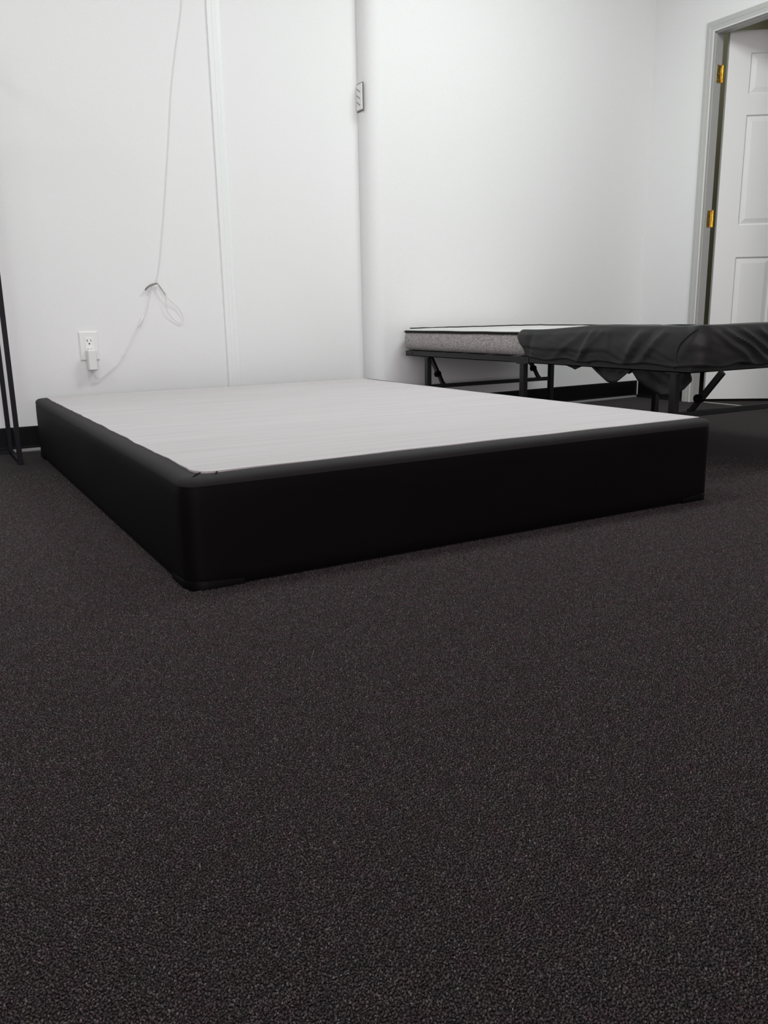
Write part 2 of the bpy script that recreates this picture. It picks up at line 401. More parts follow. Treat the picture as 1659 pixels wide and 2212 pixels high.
casing_run([lambda a, d: (XE-d, DY0-O-a, DTOP+O+a), lambda a, d: (XE-d, DY0-O-a, 0.0)], 'side_casing')
bp_ = [(0.0015, 0.0135), (0.003, 0.017), (0.007, 0.017), (0.0085, 0.0135)]
casing_run([lambda a, d: (XE-d, DY1+O+a, 0.0), lambda a, d: (XE-d, DY1+O+a, DTOP+O+a), lambda a, d: (XE-d, DY0-O-a, DTOP+O+a), lambda a, d: (XE-d, DY0-O-a, 0.0)], 'bead', bp_, M_trim)  # bead in a paler paint that stands in for its highlight
MB().box((XE-0.001, DY1, 0), (XE+T+0.004, DY1+0.019, DTOP+0.019)).build('jamb', M_casing, cas)
MB().box((XE-0.001, DY0-0.019, 0), (XE+T+0.004, DY0, DTOP+0.019)).build('jamb', M_casing, cas)
MB().box((XE-0.001, DY0, DTOP), (XE+T+0.004, DY1, DTOP+0.019)).build('head_jamb', M_casing, cas)
MB().box((XE+0.020, DY0, 0), (XE+0.040, DY1, 0.004), 0.001).build('threshold_strip', M_strip, cas)

# six-panel door, swung away into the side room
HX, HY = 4.073, 3.322
door = empty('door_1', (HX, HY, 0), kind='structure')
ang = math.radians(-35); DW = 0.73; DT = 0.034; ZB, ZT = 0.015, 1.978
dd = Vector((math.cos(ang), math.sin(ang), 0)); dn = Vector((dd.y, -dd.x, 0))  # towards the camera
if dn.y > 0: dn = -dn
D0 = Vector((HX+0.012, HY-0.004, 0))
def DP(u, dpt, z): return D0+dd*u+dn*(DT/2-dpt)+Vector((0, 0, z))
cols = [(0.116, 0.316), (0.414, 0.614)]
rows = [(0.231, 0.815), (0.987, 1.559), (1.662, 1.869)]
leaf = MB()
us = sorted({0.0, DW, *[c for cc in cols for c in cc]}); zs = sorted({ZB, ZT, *[r for rr in rows for r in rr]})
G = 0.017; DPH = 0.0075
for i in range(len(us)-1):
    for j in range(len(zs)-1):
        u0, u1, z0, z1 = us[i], us[i+1], zs[j], zs[j+1]
        q0 = [DP(u0, 0, z0), DP(u1, 0, z0), DP(u1, 0, z1), DP(u0, 0, z1)]
        if (u0, u1) in cols and (z0, z1) in rows:
            q1 = [DP(u0+0.007, DPH, z0+0.007), DP(u1-0.007, DPH, z0+0.007), DP(u1-0.007, DPH, z1-0.007), DP(u0+0.007, DPH, z1-0.007)]
            leaf.add(q0+q1, [(0,1,5,4),(1,2,6,5),(2,3,7,6),(3,0,4,7),(4,5,6,7)])
        else: leaf.add(q0, [(0,1,2,3)])
def rim(a, b_): 
    leaf.add([DP(*a, ), DP(*b_), ], [])
corn = [(0, ZB), (DW, ZB), (DW, ZT), (0, ZT)]
ff = [DP(u, 0, z) for u, z in corn]; bb = [DP(u, DT, z) for u, z in corn]
leaf.add(ff+bb, [(0,1,5,4),(1,2,6,5),(2,3,7,6),(3,0,4,7),(4,5,6,7)])
leafo = leaf.build('door_leaf', M_door, door)
for (u0, u1) in cols:
    for (z0, z1) in rows:
        a, b2 = 0.009, 0.034
        base = [DP(u0+a, DPH, z0+a), DP(u1-a, DPH, z0+a), DP(u1-a, DPH, z1-a), DP(u0+a, DPH, z1-a)]
        top = [DP(u0+b2, 0.0015, z0+b2), DP(u1-b2, 0.0015, z0+b2), DP(u1-b2, 0.0015, z1-b2), DP(u0+b2, 0.0015, z1-b2)]
        MB().add(base+top, [(0,1,5,4),(1,2,6,5),(2,3,7,6),(3,0,4,7),(4,5,6,7)]).build('panel', M_door, leafo)
for hz in (0.266, 1.025, 1.769):
    hb = MB()
    hb.box((XE+0.018, DY1-0.0025, hz-0.044), (XE+T+0.002, DY1+0.001, hz+0.044))       # plate on the jamb
    px, py = XE+T+0.008, DY1-0.006
    for k in range(5):
        z0 = hz-0.044+k*0.0176
        hb.tube([(px, py, z0+0.0004), (px, py, z0+0.0172)], 0.0062, 10)
    hb.tube([(px, py, hz+0.044), (px, py, hz+0.049)], [0.0066, 0.003], 10)
    hb.tube([(px, py, hz-0.049), (px, py, hz-0.044)], [0.003, 0.0066], 10)
    for k, (sx, sz) in enumerate(((0.028, 0.03), (0.040, 0.0), (0.028, -0.03))):
        hb.tube([(XE+sx, DY1-0.0025, hz+sz), (XE+sx, DY1-0.004, hz+sz)], 0.0035, 8)
    hb.build('hinge', M_brass, door, label='brass hinge')

# ------------------------------------------------------------------ ceiling lamps
for i, (lx, ly, wt) in enumerate(LAMPS):
    t = empty('ceiling_light', (lx, ly, CEIL), label=['recessed white ceiling light above the draped bed', 'recessed white ceiling light above the wide black-sided bed base', 'recessed white ceiling light on the left, past the garment rack'][i], category='light', group='ceiling lights')
    hx, hy = 0.60, 0.30
    fr = MB()
    for a, b_ in (((-hx, -hy, -0.012), (hx, -hy+0.025, 0)), ((-hx, hy-0.025, -0.012), (hx, hy, 0)), ((-hx, -hy+0.025, -0.012), (-hx+0.025, hy-0.025, 0)), ((hx-0.025, -hy+0.025, -0.012), (hx, hy-0.025, 0))):
        fr.box((lx+a[0], ly+a[1], CEIL+a[2]), (lx+b_[0], ly+b_[1], CEIL+b_[2]))
    fr.build('frame', M_trim, t)
    if 'diffuser' not in MATS:
        dm = mat('diffuser', (0.9, 0.9, 0.9), 0.5)
        bs = dm.node_tree.nodes['Principled BSDF']; bs.inputs['Emission Color'].default_value = (0.97, 1.0, 0.985, 1); bs.inputs['Emission Strength'].default_value = 2.0
    MB().box((lx-hx+0.025, ly-hy+0.025, CEIL-0.006), (lx+hx-0.025, ly+hy-0.025, CEIL-0.001)).build('diffuser', MATS['diffuser'], t)
    ld = bpy.data.lights.new('panel_lamp', 'AREA'); ld.shape = 'RECTANGLE'; ld.size = 1.12; ld.size_y = 0.52
    ld.energy = wt; ld.color = (0.93, 1.0, 0.968)
    lo = bpy.data.objects.new('panel_lamp', ld); COL.objects.link(lo); lo.location = (0, 0, -0.016); lo.parent = t

t = empty('ceiling_light', (5.2, 3.6, CEIL), label='small dim round ceiling light added out of view to brighten the side room', category='light')  # unseen lamp, added to brighten the side room
MB().tube([(5.2, 3.6, CEIL), (5.2, 3.6, CEIL-0.03)], [0.13, 0.12], 24).build('frame', M_trim, t)
MB().tube([(5.2, 3.6, CEIL-0.03), (5.2, 3.6, CEIL-0.05)], [0.11, 0.07], 24).build('diffuser', MATS['diffuser'], t)
ld = bpy.data.lights.new('panel_lamp', 'AREA'); ld.shape = 'DISK'; ld.size = 0.2; ld.energy = SIDE_W; ld.color = (1.0, 0.97, 0.85)
lo = bpy.data.objects.new('panel_lamp', ld); COL.objects.link(lo); lo.location = (0, 0, -0.06); lo.parent = t

# ------------------------------------------------------------------ box foundation
BX0, BY0, BX1, BY1, BH = 0.433, 1.547, 1.963, 3.577, 0.231
box = empty('box_foundation', (BX0, BY0, 0), label='low wide bed base with black knit sides and pale grey top on the carpet', category='bed base')
body = MB(); rings = []
NX, NY, NC = 46, 60, 7
prof = [(0.004, 0.004), (0.001, 0.012), (0.0, 0.03), (0.0, 0.07), (0.0, 0.11), (0.0, 0.15), (0.0, 0.185), (0.0005, 0.205), (0.003, 0.217), (0.008, 0.226), (0.015, 0.2305), (0.024, 0.232), (0.06, 0.2315)]
for ins, z in prof:
    pts = rrect(BX0, BY0, BX1, BY1, 0.038, ins, NX, NY, NC); ring = []
    for (x, y) in pts:
        a = math.sin(PI*min(max((z-0.01)/0.2, 0), 1))
        nx_ = noise.noise(Vector((x*3.1, y*3.1, z*6)))*0.0045*a
        cx, cy = (BX0+BX1)/2, (BY0+BY1)/2
        # gentle hollows in the stretched knit
        dx = -1 if abs(x-BX0) < 0.05 else (1 if abs(x-BX1) < 0.05 else 0)
        dy = -1 if abs(y-BY0) < 0.05 else (1 if abs(y-BY1) < 0.05 else 0)
        zz = z
        if z > 0.2: zz = z-0.0015*abs(noise.noise(Vector((x*2.3, y*2.3, 5))))-0.003*math.exp(-((x-BX0)**2+(y-BY0)**2)/0.02)
        ring.append((x+dx*nx_, y+dy*nx_, zz))
    rings.append(ring)
loft(body, rings)
body.build('side_cover', M_fabric, box)
bd = MB(); rings = []  # lit top edge of the knit, as a paler copy over the body
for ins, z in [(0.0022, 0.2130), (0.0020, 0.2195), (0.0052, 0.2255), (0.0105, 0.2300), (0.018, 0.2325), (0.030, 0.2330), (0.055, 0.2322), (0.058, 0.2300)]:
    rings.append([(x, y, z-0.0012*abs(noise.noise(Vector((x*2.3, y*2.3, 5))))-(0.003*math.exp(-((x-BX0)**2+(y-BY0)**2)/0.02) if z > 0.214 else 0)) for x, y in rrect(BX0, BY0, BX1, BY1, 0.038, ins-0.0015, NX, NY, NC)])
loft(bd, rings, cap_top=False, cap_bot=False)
bd.build('lit_edge', M_fabric_lit, box, label='top edge of the black knit in a paler tone standing for light')
# pale top sheet with a slightly wandering edge
def sheet_pts(dz):
    pts = []
    base = rrect(BX0, BY0, BX1, BY1, 0.02, 0.0, 70, 90, 6)
    for (x, y) in base:
        l = 0.044+0.006*noise.noise(Vector((x*7, y*7, 1.0)))+0.003*noise.noise(Vector((x*19, y*19, 4.0)))
        xx = min(max(x, BX0+l), BX1-0.014-0.4*(l-0.03)-0.022*min(max((y-BY0-0.1)/1.0, 0), 1)); 
        f = 0.040+0.007*noise.noise(Vector((x*6, 3.0, y)))
        yy = min(max(y, BY0+f), BY1-0.022)
        # round the front-left corner
        cx, cy, r = BX0+l+0.045, BY0+f+0.045, 0.045
        if xx < cx and yy < cy:
            d = Vector((xx-cx, yy-cy)); 
            if d.length > r: d = d.normalized()*r
            xx, yy = cx+d.x, cy+d.y
        pts.append((xx, yy, dz))
    return pts
sh = MB(); loft(sh, [sheet_pts(0.2300), sheet_pts(0.2342)], smooth=False)
sh.build('top_sheet', M_sheet, box, label='pale grey felt top sheet')
# fold of fabric and seam at the near corner
for k, (p, q) in enumerate((((0.487, 1.592, 0.2345), (0.462, 1.566, 0.2325)), ((0.520, 1.586, 0.2345), (0.508, 1.566, 0.2325)))):
    pts = [Vector(p)+(Vector(q)-Vector(p))*t/4-Vector((0, 0, 0.0012)) for t in range(5)]
    MB().tube(pts, [0.0006, 0.0014, 0.0015, 0.0012, 0.0005], 6).build('corner_fold', M_fabric, box)
# plastic corner guards
def guard(cx, cy, sx, sy):
    mb = MB(); pts = []; R0 = 0.041; L = 0.075
    path = [(cx+sx*(R0+L), cy)]; 
    path += [(cx+sx*(R0-R0*math.sin(t)), cy+sy*(R0-R0*math.cos(t))) for t in [PI/2*i/8 for i in range(9)]]
    path.append((cx, cy+sy*(R0+L)))
    ring = []
    n = len(path); vs_ = []; fs = []
    ctr = Vector((cx+sx*0.2, cy+sy*0.2))
    for i, (x, y) in enumerate(path):
        if i == 0: nn = Vector((0, -sy))
        elif i == n-1: nn = Vector((-sx, 0))
        else: nn = (Vector((x, y))-Vector((cx+sx*R0, cy+sy*R0))).normalized()
        h = 0.020 if 0 < i < n-1 else 0.014
        for off, z in ((0.0012, 0.0), (0.0016, h-0.002), (0.0004, h), (-0.006, h), (-0.006, 0.0)):
            vs_.append((x+nn.x*off, y+nn.y*off, z))
    for i in range(n-1):
        for j in range(5): j2 = (j+1) % 5; fs.append((i*5+j, i*5+j2, (i+1)*5+j2, (i+1)*5+j))
    fs += [(0,1,2,3,4), tuple(reversed(range((n-1)*5, n*5)))]
    mb.add(vs_, fs, True); mb.build('corner_guard', M_guard, box, label='glossy black plastic corner guard')
guard(BX0, BY0, 1, 1); guard(BX1, BY0, -1, 1); guard(BX0, BY1, 1, -1); guard(BX1, BY1, -1, -1)

# ------------------------------------------------------------------ folding metal bed frame
FX0, FX1, FY0, FY1 = 2.190, 3.000, 1.835, 3.592
ZR0, ZR1 = 0.332, 0.357
fr = empty('folding_bed_frame', (FX0, FY0, 0), label='black folding metal bed frame on thin legs carrying the draped mattress', category='bed frame')
def fb(name, *a, mt=M_black_metal, **k): return MB().box(*a).build(name, mt, fr, **k)
for sx in (0, 1):
    x = FX0 if sx == 0 else FX1
    s = 1 if sx == 0 else -1
    mb = MB()
    mb.box((min(x, x+s*0.003), FY0, ZR0), (max(x, x+s*0.003), FY1, ZR1))      # angle iron: upright and inner flange
    mb.box((min(x, x+s*0.028), FY0, ZR0), (max(x, x+s*0.028), FY1, ZR0+0.003))
    mb.box((min(x-s*0.0015, x), FY0, ZR1-0.005), (max(x-s*0.0015, x), FY1, ZR1))
    ro = mb.build('side_rail', M_black_metal, fr)
    for yy in (3.53, 2.66, 2.30, 1.90):
        MB().tube([(x-s*0.0, yy, 0.345), (x-s*0.003, yy, 0.345)], 0.0035, 8).build('bolt', M_slot, ro)
    MB().box((min(x-s*0.002, x), 2.640, ZR0-0.001), (max(x-s*0.002, x), 2.745, ZR1-0.001)).build('hinge_plate', M_black_metal, ro)
for y in (FY0, FY1):
    s = 1 if y == FY0 else -1
    mb = MB(); mb.box((FX0+0.003, min(y, y+s*0.003), ZR0), (FX1-0.003, max(y, y+s*0.003), ZR1)); mb.box((FX0+0.003, min(y, y+s*0.026), ZR0), (FX1-0.003, max(y, y+s*0.026), ZR0+0.003))
    mb.build('end_rail', M_black_metal, fr)
for k in range(9):
    y = FY0+0.12+k*(FY1-FY0-0.24)/8
    MB().box((FX0+0.003, y-0.015, ZR1-0.008), (FX1-0.003, y+0.015, ZR1)).build('slat', M_black_metal, fr)
def leg(x, y):
    lg = MB().box((x-0.0125, y-0.0125, 0.012), (x+0.0125, y+0.0125, ZR0), 0.002).build('leg', M_black_metal, fr)
    MB().box((x-0.0145, y-0.0145, 0.0), (x+0.0145, y+0.0145, 0.020), 0.003).build('foot_cap', M_guard, lg)
    MB().box((x-0.015, y-0.026, ZR0-0.005), (x+0.015, y+0.030, ZR0)).build('leg_bracket', M_black_metal, lg)
LX0, LX1 = 2.206, 2.984
for y in (3.413, 2.690, 1.909):
    for x in (LX0, LX1): leg(x, y)
for y, s in ((3.413, 1), (1.909, -1)):
    MB().box((LX0+0.0125, y-0.009, 0.178), (LX1-0.0125, y+0.009, 0.197), 0.002).build('crossbar', M_black_metal, fr)
    for x in (2.292, 2.898):
        a = Vector((x, y, 0.196)); b_ = Vector((x, y+s*0.115, 0.333)); mid = a+(b_-a)*0.34
        st = MB().beam(mid, b_, 0.019, 0.014, up=(1, 0, 0))
        st = st.beam(a, mid+(b_-a)*0.06+Vector((0, -s*0.004, 0)), 0.014, 0.017, up=(1, 0, 0))
        so = st.build('strut', M_black_metal, fr)
        sd = -1 if x < 2.5 else -1
        kb = MB().tube([mid+Vector((0.006, -s*0.004, 0.0)), mid+Vector((-0.018, -s*0.004, 0.0))], [0.0145, 0.0145], 14)
        kb.tube([mid+Vector((-0.018, -s*0.004, 0.0)), mid+Vector((-0.026, -s*0.004, 0.0))], [0.008, 0.005], 10)
        kb.build('knob', M_guard, so)
        MB().tube([a+Vector((-0.010, 0, 0.002)), a+Vector((0.010, 0, 0.002))], 0.009, 10).build('pivot', M_black_metal, so)

# ------------------------------------------------------------------ mattress
MX0, MY0, MX1, MY1 = 2.186, 1.812, 3.030, 3.628
mt_ = empty('mattress', (MX0, MY0, 0.357), label='thin heather grey mattress with black piping lying on the folding frame', category='mattress')
def mring(ins, z, r=0.05, wob=0.0, seed=0):
    out = []
    for (x, y) in rrect(MX0, MY0, MX1, MY1, r, ins, 24, 52, 6):
        n1 = noise.noise(Vector((x*7, y*7, seed)))*wob
        out.append((x, y, z+n1))
    return out
sd = MB()
pr = [(0.045, 0.3575), (0.022, 0.359), (0.010, 0.366), (0.002, 0.378), (-0.002, 0.395), (-0.002, 0.415), (0.0, 0.430), (0.004, 0.443), (0.008, 0.447)]
loft(sd, [mring(i, z, wob=0.0012*(1 if 0.36 < z < 0.44 else 0), seed=2) for i, z in pr]); sd.build('side_panel', M_heather, mt_)
pp = MB(); loft(pp, [mring(i, z, wob=0.0016, seed=9) for i, z in [(0.006, 0.4435), (-0.002, 0.4445), (-0.004, 0.449), (-0.002, 0.4535), (0.006, 0.4545)]]); pp.build('piping', M_piping, mt_)
tp = MB()
rings = []
for ins, z, wb in [(0.004, 0.4530, 0.0), (0.004, 0.4560, 0.001), (0.012, 0.4590, 0.002), (0.03, 0.4615, 0.004), (0.08, 0.4625, 0.003), (0.15, 0.4630, 0.002), (0.3, 0.4630, 0.0)]:
    rings.append(mring(ins, z, wob=wb, seed=15))
loft(tp, rings); tp.build('top_panel', M_ticking, mt_, label='off-white quilted top')
# far-side top piping seen as wavy dark line
fp = MB(); pts = []
for k in range(41):
    pts.append((MX0+0.05+k*(MX1-MX0-0.11)/40, MY1-0.006, 0.4642+0.0016*noise.noise(Vector((k*0.35, 2.0, 0)))))
for k in range(1, 8):
    a = PI/2*k/8; pts.append((MX1-0.056+0.05*math.sin(a), MY1-0.056+0.05*math.cos(a), 0.4642))
for k in range(50):
    y = MY1-0.06-k*(MY1-2.72-0.06)/49
    pts.append((MX1-0.006, y, 0.4640+0.0018*noise.noise(Vector((y*6, 0, 0)))))
fp.tube(pts, 0.0030, 6); fp.build('piping', M_piping, mt_)

# ------------------------------------------------------------------ black cloth draped over the near end of the mattress
cl = empty('dust_cover', (MX0, MY0, 0.357), label='black nonwoven cloth draped over the near end of the mattress', category='cloth')
CY = 2.685                         # where the cloth starts on the long side
def smooth(e0, e1, x):
    t = min(max((x-e0)/(e1-e0), 0), 1); return t*t*(3-2*t)
RC = 0.055
def path(s):
    """outline round the mattress: long side, near corner, end, far corner, right side"""
    L1 = CY-(MY0+RC); LC = RC*PI/2; L2 = (MX1-MX0)-2*RC
    if s < L1: return Vector((MX0, CY-s)), Vector((-1, 0))
    s -= L1
    if s < LC:
        a = s/RC; return Vector((MX0+RC-RC*math.cos(a), MY0+RC-RC*math.sin(a))), Vector((-math.cos(a), -math.sin(a)))
    s -= LC
    if s < L2: return Vector((MX0+RC+s, MY0)), Vector((0, -1))
    s -= L2
    if s < LC:
        a = s/RC; return Vector((MX1-RC+RC*math.sin(a), MY0+RC-RC*math.cos(a))), Vector((math.sin(a), -math.cos(a)))
    s -= LC
    return Vector((MX1, MY0+RC+s)), Vector((1, 0))
Ltot = (CY-(MY0+RC))*2+RC*PI+(MX1-MX0)-2*RC
def side_s(y): return CY-y
S_C = CY-(MY0+RC)
# creases: (s at top, s at bottom, half width, height)
CR = [(side_s(2.257), side_s(2.345), 0.016, 0.010), (side_s(2.205), side_s(2.36), 0.012, 0.007), (side_s(2.30), side_s(2.50), 0.03, 0.006),
      (side_s(2.03), side_s(2.12), 0.022, 0.013), (side_s(1.93), side_s(2.05), 0.016, 0.012), (side_s(2.60), side_s(2.66), 0.02, -0.006),
      (side_s(1.98), side_s(2.09), 0.014, -0.007), (side_s(1.83)+0.01, side_s(1.885), 0.012, 0.006),
      (S_C+0.13, S_C+0.40, 0.016, 0.012), (S_C+0.21, S_C+0.46, 0.016, 0.013), (S_C+0.30, S_C+0.52, 0.018, 0.013), (S_C+0.08, S_C+0.30, 0.02, 0.007), (S_C+0.42, S_C+0.66, 0.02, 0.012)]
def cloth_disp(s, t):
    d = 0.0
    for a, b_, wd, h in CR:
        c = a+(b_-a)*t; q = (s-c)/wd
        if abs(q) < 5: d += h*0.9*math.exp(-(q*q if q > 0 else 1.6*abs(q)**1.2))*(0.35+0.65*math.sin(PI*min(max(t, 0.0), 1)))
    d += 0.003*noise.noise(Vector((s*7+t*2, t*1.5, 0)))+0.0015*noise.noise(Vector((s*25-t*8, t*4, 3)))
    # horizontal fold line low on the long side
    tl = 0.60+0.10*(s/S_C)
    d += 0.0035*(1-smooth(tl-0.02, tl+0.02, t))*(1 if s < S_C*0.9 else 0) if s < S_C*0.62 else 0.0
    return d
NS = 300
rows_ = []
# profile parameters: top inner .. over edge .. down .. hem
TOPN, SIDEN = 12, 16
grid = []
for i in range(NS+1):
    s = Ltot*i/NS
    p, n = path(s)
    yl = p.y
    ztop = 0.4645+0.014*smooth(2.45, 1.95, yl) if yl < 2.45 else 0.4645
    ztop = 0.4655+0.0165*smooth(0.06, 0.46, s)
    if s > S_C-0.05: ztop = 0.482+0.003*smooth(S_C, S_C+0.35, s)+0.003*noise.noise(Vector((s*6, 0, 0)))
    if s > S_C+0.45: ztop -= 0.018*smooth(S_C+0.45, S_C+0.8, s)
    corner_bump = 0.003*math.exp(-((s-(S_C+0.05))/0.03)**2)
    depth = 0.012+0.40*smooth(0.34, 0.56, s)     # how far it reaches over the top
    if s > Ltot-0.6: depth = 0.012+0.40*smooth(Ltot-0.25, Ltot-0.5, s)
    row = []
    for j in range(TOPN):
        t = 1-j/TOPN
        ins = depth*t
        q = p-n*(ins+0.004)
        z = ztop+corner_bump*math.exp(-(ins/0.05)**2)+0.0035*noise.noise(Vector((q.x*7, q.y*7, 2)))*min(1, ins/0.03)
        z = z+(0.4665-z)*smooth(0.05, 0.35, ins)
        row.append((q.x, q.y, z))
    # rounded shoulder
    for a in (20, 50, 78):
        r = 0.012; aa = math.radians(a)
        off = -0.004+r*math.sin(aa)*0.7
        q = p+n*off
        row.append((q.x, q.y, ztop+corner_bump-r*(1-math.cos(aa))))
    hem = 0.351+0.006*noise.noise(Vector((s*9, 0, 7)))+0.004*math.sin(s*31)
    if s < 0.1: hem = 0.352+0.008*(1-s/0.1)
    zt = ztop-0.012
    for j in range(1, SIDEN+1):
        t = j/SIDEN
        z = zt+(hem-zt)*t
        off = 0.0075+0.006*math.sin(PI*min(t*1.1, 1))+cloth_disp(s, t)
        if off < 0.0055: off = 0.0055
        q = p+n*off
        # leading hem slants and curls in
        row.append((q.x, q.y, z))
    grid.append(row)
cm = MB(); nn = len(grid[0]); vs_ = [p for r in grid for p in r]; fs = []
for i in range(NS):
    for j in range(nn-1): fs.append((i*nn+j, i*nn+j+1, (i+1)*nn+j+1, (i+1)*nn+j))
# shear the leading edge so the cloth starts on a slight slant
v2 = []
for k, (x, y, z) in enumerate(vs_):
    i = k//nn
    if i < 12 and x < 2.4: y += -0.030*(1-i/12)*smooth(0.44, 0.36, z)+0.006*(1-i/12)*math.sin((0.47-z)*60)-0.012*(1-i/12)*smooth(0.458, 0.468, z)
    v2.append((x, y, z))
cm.add(v2, fs, True)
co = cm.build('draped_cloth', M_cover, cl)
md = co.modifiers.new('thickness', 'SOLIDIFY'); md.thickness = 0.0012; md.offset = -1
# overlapping hem at the corner
hm = MB(); pts = []
for k in range(14):
    t = k/13; s = (side_s(1.825)) + (side_s(1.885)-side_s(1.825))*(1-(1-t)**2)
    p, n = path(s); z = 0.474+(0.364-0.474)*t
    off = 0.0095+0.006*math.sin(PI*min(t*1.1, 1))+cloth_disp(s, t)
    pts.append((p.x+n.x*off, p.y+n.y*off, z))
hm.tube(pts, 0.0022, 6); hm.build('seam', M_cover, cl)
# corners of the cloth hanging below the rail
def flap(outline, x0, ny, seed, amp):
    mb = MB(); ys = [o_[0] for o_ in outline]; vs_ = []; fs = []; NZ = 9
    for i in range(ny+1):
        y = ys[0]+(ys[-1]-ys[0])*i/ny
        zb = outline[-1][1]
        for (ya, za), (yb, zb_) in zip(outline[:-1], outline[1:]):
            if yb <= y <= ya: zb = za+(zb_-za)*(ya-y)/(ya-yb); break
        for j in range(NZ+1):
            t = j/NZ; z = 0.342+(zb-0.342)*t
            x = x0+amp*t*noise.noise(Vector((y*11+t*1.2, t*1.3, seed)))+0.004*noise.noise(Vector((y*30, t*3, seed+5)))
            vs_.append((x, y, z))
    for i in range(ny):
        for j in range(NZ): a = i*(NZ+1)+j; fs.append((a, a+1, a+NZ+2, a+NZ+1))
    mb.add(vs_, fs, True); o = mb.build('hanging_corner', M_cover, cl)
    md = o.modifiers.new('thickness', 'SOLIDIFY'); md.thickness = 0.0012; md.offset = 0
flap([(2.509, 0.331), (2.481, 0.331), (2.421, 0.314), (2.375, 0.333), (2.341, 0.333), (2.249, 0.278), (2.219, 0.274), (2.201, 0.279), (2.140, 0.321)], 2.238, 90, 1.0, 0.006)
flap([(2.160, 0.310), (2.140, 0.318), (2.111, 0.290), (2.087, 0.276), (2.044, 0.256), (1.997, 0.243), (1.948, 0.250), (1.908, 0.270), (1.880, 0.300), (1.872, 0.316), (1.890, 0.338)][:9]+[(1.879, 0.302)], 2.246, 60, 8.0, 0.022)

# ------------------------------------------------------------------ wall outlet, charger and cable
def plate_outlet():
    t = empty('wall_outlet', (0.699, YB, 0.364), label='white rectangular wall outlet plate with a charger in its lower socket', category='outlet')
    x0, x1, z0, z1 = 0.659, 0.739, 0.364, 0.486
    bm = MB()
    o_ = [(x0, YB, z0), (x1, YB, z0), (x1, YB, z1), (x0, YB, z1)]
    i_ = [(x0+0.004, YB-0.006, z0+0.004), (x1-0.004, YB-0.006, z0+0.004), (x1-0.004, YB-0.006, z1-0.004), (x0+0.004, YB-0.006, z1-0.004)]
    bm.add(o_+i_, [(0,1,5,4),(1,2,6,5),(2,3,7,6),(3,0,4,7),(4,5,6,7),(3,2,1,0)])
    bm.build('wall_plate', M_plastic, t)
    cx = 0.700
    rc = MB().box((cx-0.0165, YB-0.0080, 0.388), (cx+0.0165, YB-0.0055, 0.462), 0.001).build('receptacle', M_recept, t)
    for cz in (0.444, 0.406):
        MB().box((cx-0.0085, YB-0.0088, cz-0.001), (cx-0.0062, YB-0.0078, cz+0.0085)).build('slot', M_slot, rc)
        MB().box((cx+0.0062, YB-0.0088, cz+0.000), (cx+0.0083, YB-0.0078, cz+0.0080)).build('slot', M_slot, rc)
        MB().tube([(cx, YB-0.0078, cz-0.0095), (cx, YB-0.0088, cz-0.0095)], 0.0032, 10).build('ground_hole', M_slot, rc)
plate_outlet()
ch = empty('charger', (0.70, YB, 0.322), label='white plug-in power adapter in the lower socket of the wall outlet', category='charger')
cb = MB(); rings = []
for y, ins in ((YB-0.0095, 0.0), (YB-0.034, 0.0), (YB-0.043, 0.0012), (YB-0.047, 0.0045)):
    rings.append([(x, y, z) for x, z in rrect(0.6815, 0.3225, 0.7195, 0.410, 0.006, ins, 2, 2, 4)])
loft(cb, rings, smooth=False)
cb.build('body', M_charger, ch)
MB().tube([(0.700, YB-0.024, 0.3245), (0.700, YB-0.024, 0.312)], [0.0038, 0.0026], 10).build('strain_relief', M_charger, ch)

YC = YB-0.008
def cpts(l, y=YC): return [(x, y, z) for x, z in l]
cable = empty('power_cable', (1.0, YC, 0.3), label='thin white cable hanging down the wall to the charger, looped and tied', category='cable')
up = [(1.22, CEIL), (1.222, 2.4), (1.217, 2.1), (1.211, 1.883), (1.205, 1.80), (1.183, 1.70), (1.160, 1.595), (1.136, 1.467), (1.103, 1.226), (1.069, 0.999), (1.033, 0.787), (1.015, 0.712), (1.008, 0.700), (1.014, 0.690), (1.010, 0.683)]
MB().tube(catmull(cpts(up, YB-0.004), 6), 0.0015, 6).build('cord', M_cable, cable)
lp = [(1.010, 0.683, YC), (1.022, 0.655, YC-0.006), (1.041, 0.628, YC-0.008), (1.040, 0.590, YC-0.006), (1.050, 0.558, YC-0.004), (1.075, 0.528, YC), (1.101, 0.512, YC), (1.115, 0.524, YC), (1.113, 0.549, YC), (1.097, 0.577, YC-0.002), (1.070, 0.602, YC-0.006), (1.043, 0.629, YC-0.010)]
MB().tube(catmull([(x, y, z) for x, z, y in lp], 6), 0.0013, 6).build('loop', M_cable, cable)
lf = [(1.010, 0.680), (1.000, 0.680), (0.984, 0.668), (0.974, 0.630), (0.962, 0.591), (0.952, 0.561), (0.940, 0.543)]
MB().tube(catmull(cpts(lf), 6), 0.0013, 6).build('cord', M_cable, cable)
MB().tube([(0.940, YC, 0.5455), (0.938, YC, 0.543), (0.918, YC, 0.506), (0.9155, YC, 0.501)], [0.002, 0.0042, 0.0042, 0.002], 10).build('inline_connector', M_plastic, cable)
lo_ = [(0.916, 0.503), (0.910, 0.495), (0.891, 0.465), (0.867, 0.424), (0.842, 0.386), (0.838, 0.376), (0.828, 0.360), (0.812, 0.343), (0.783, 0.322), (0.750, 0.298), (0.728, 0.286), (0.712, 0.291), (0.702, 0.302), (0.700, 0.314)]
yy_ = [YC]*9+[YC-0.002, YC-0.006, YC-0.011, YC-0.015, YC-0.016]
MB().tube(catmull([(x, y, z) for (x, z), y in zip(lo_, yy_)], 6), 0.0014, 6).build('cord', M_cable, cable)
MB().tube([(0.843, YC, 0.387), (0.839, YC, 0.379)], 0.0032, 8).build('splice', M_plastic, cable)
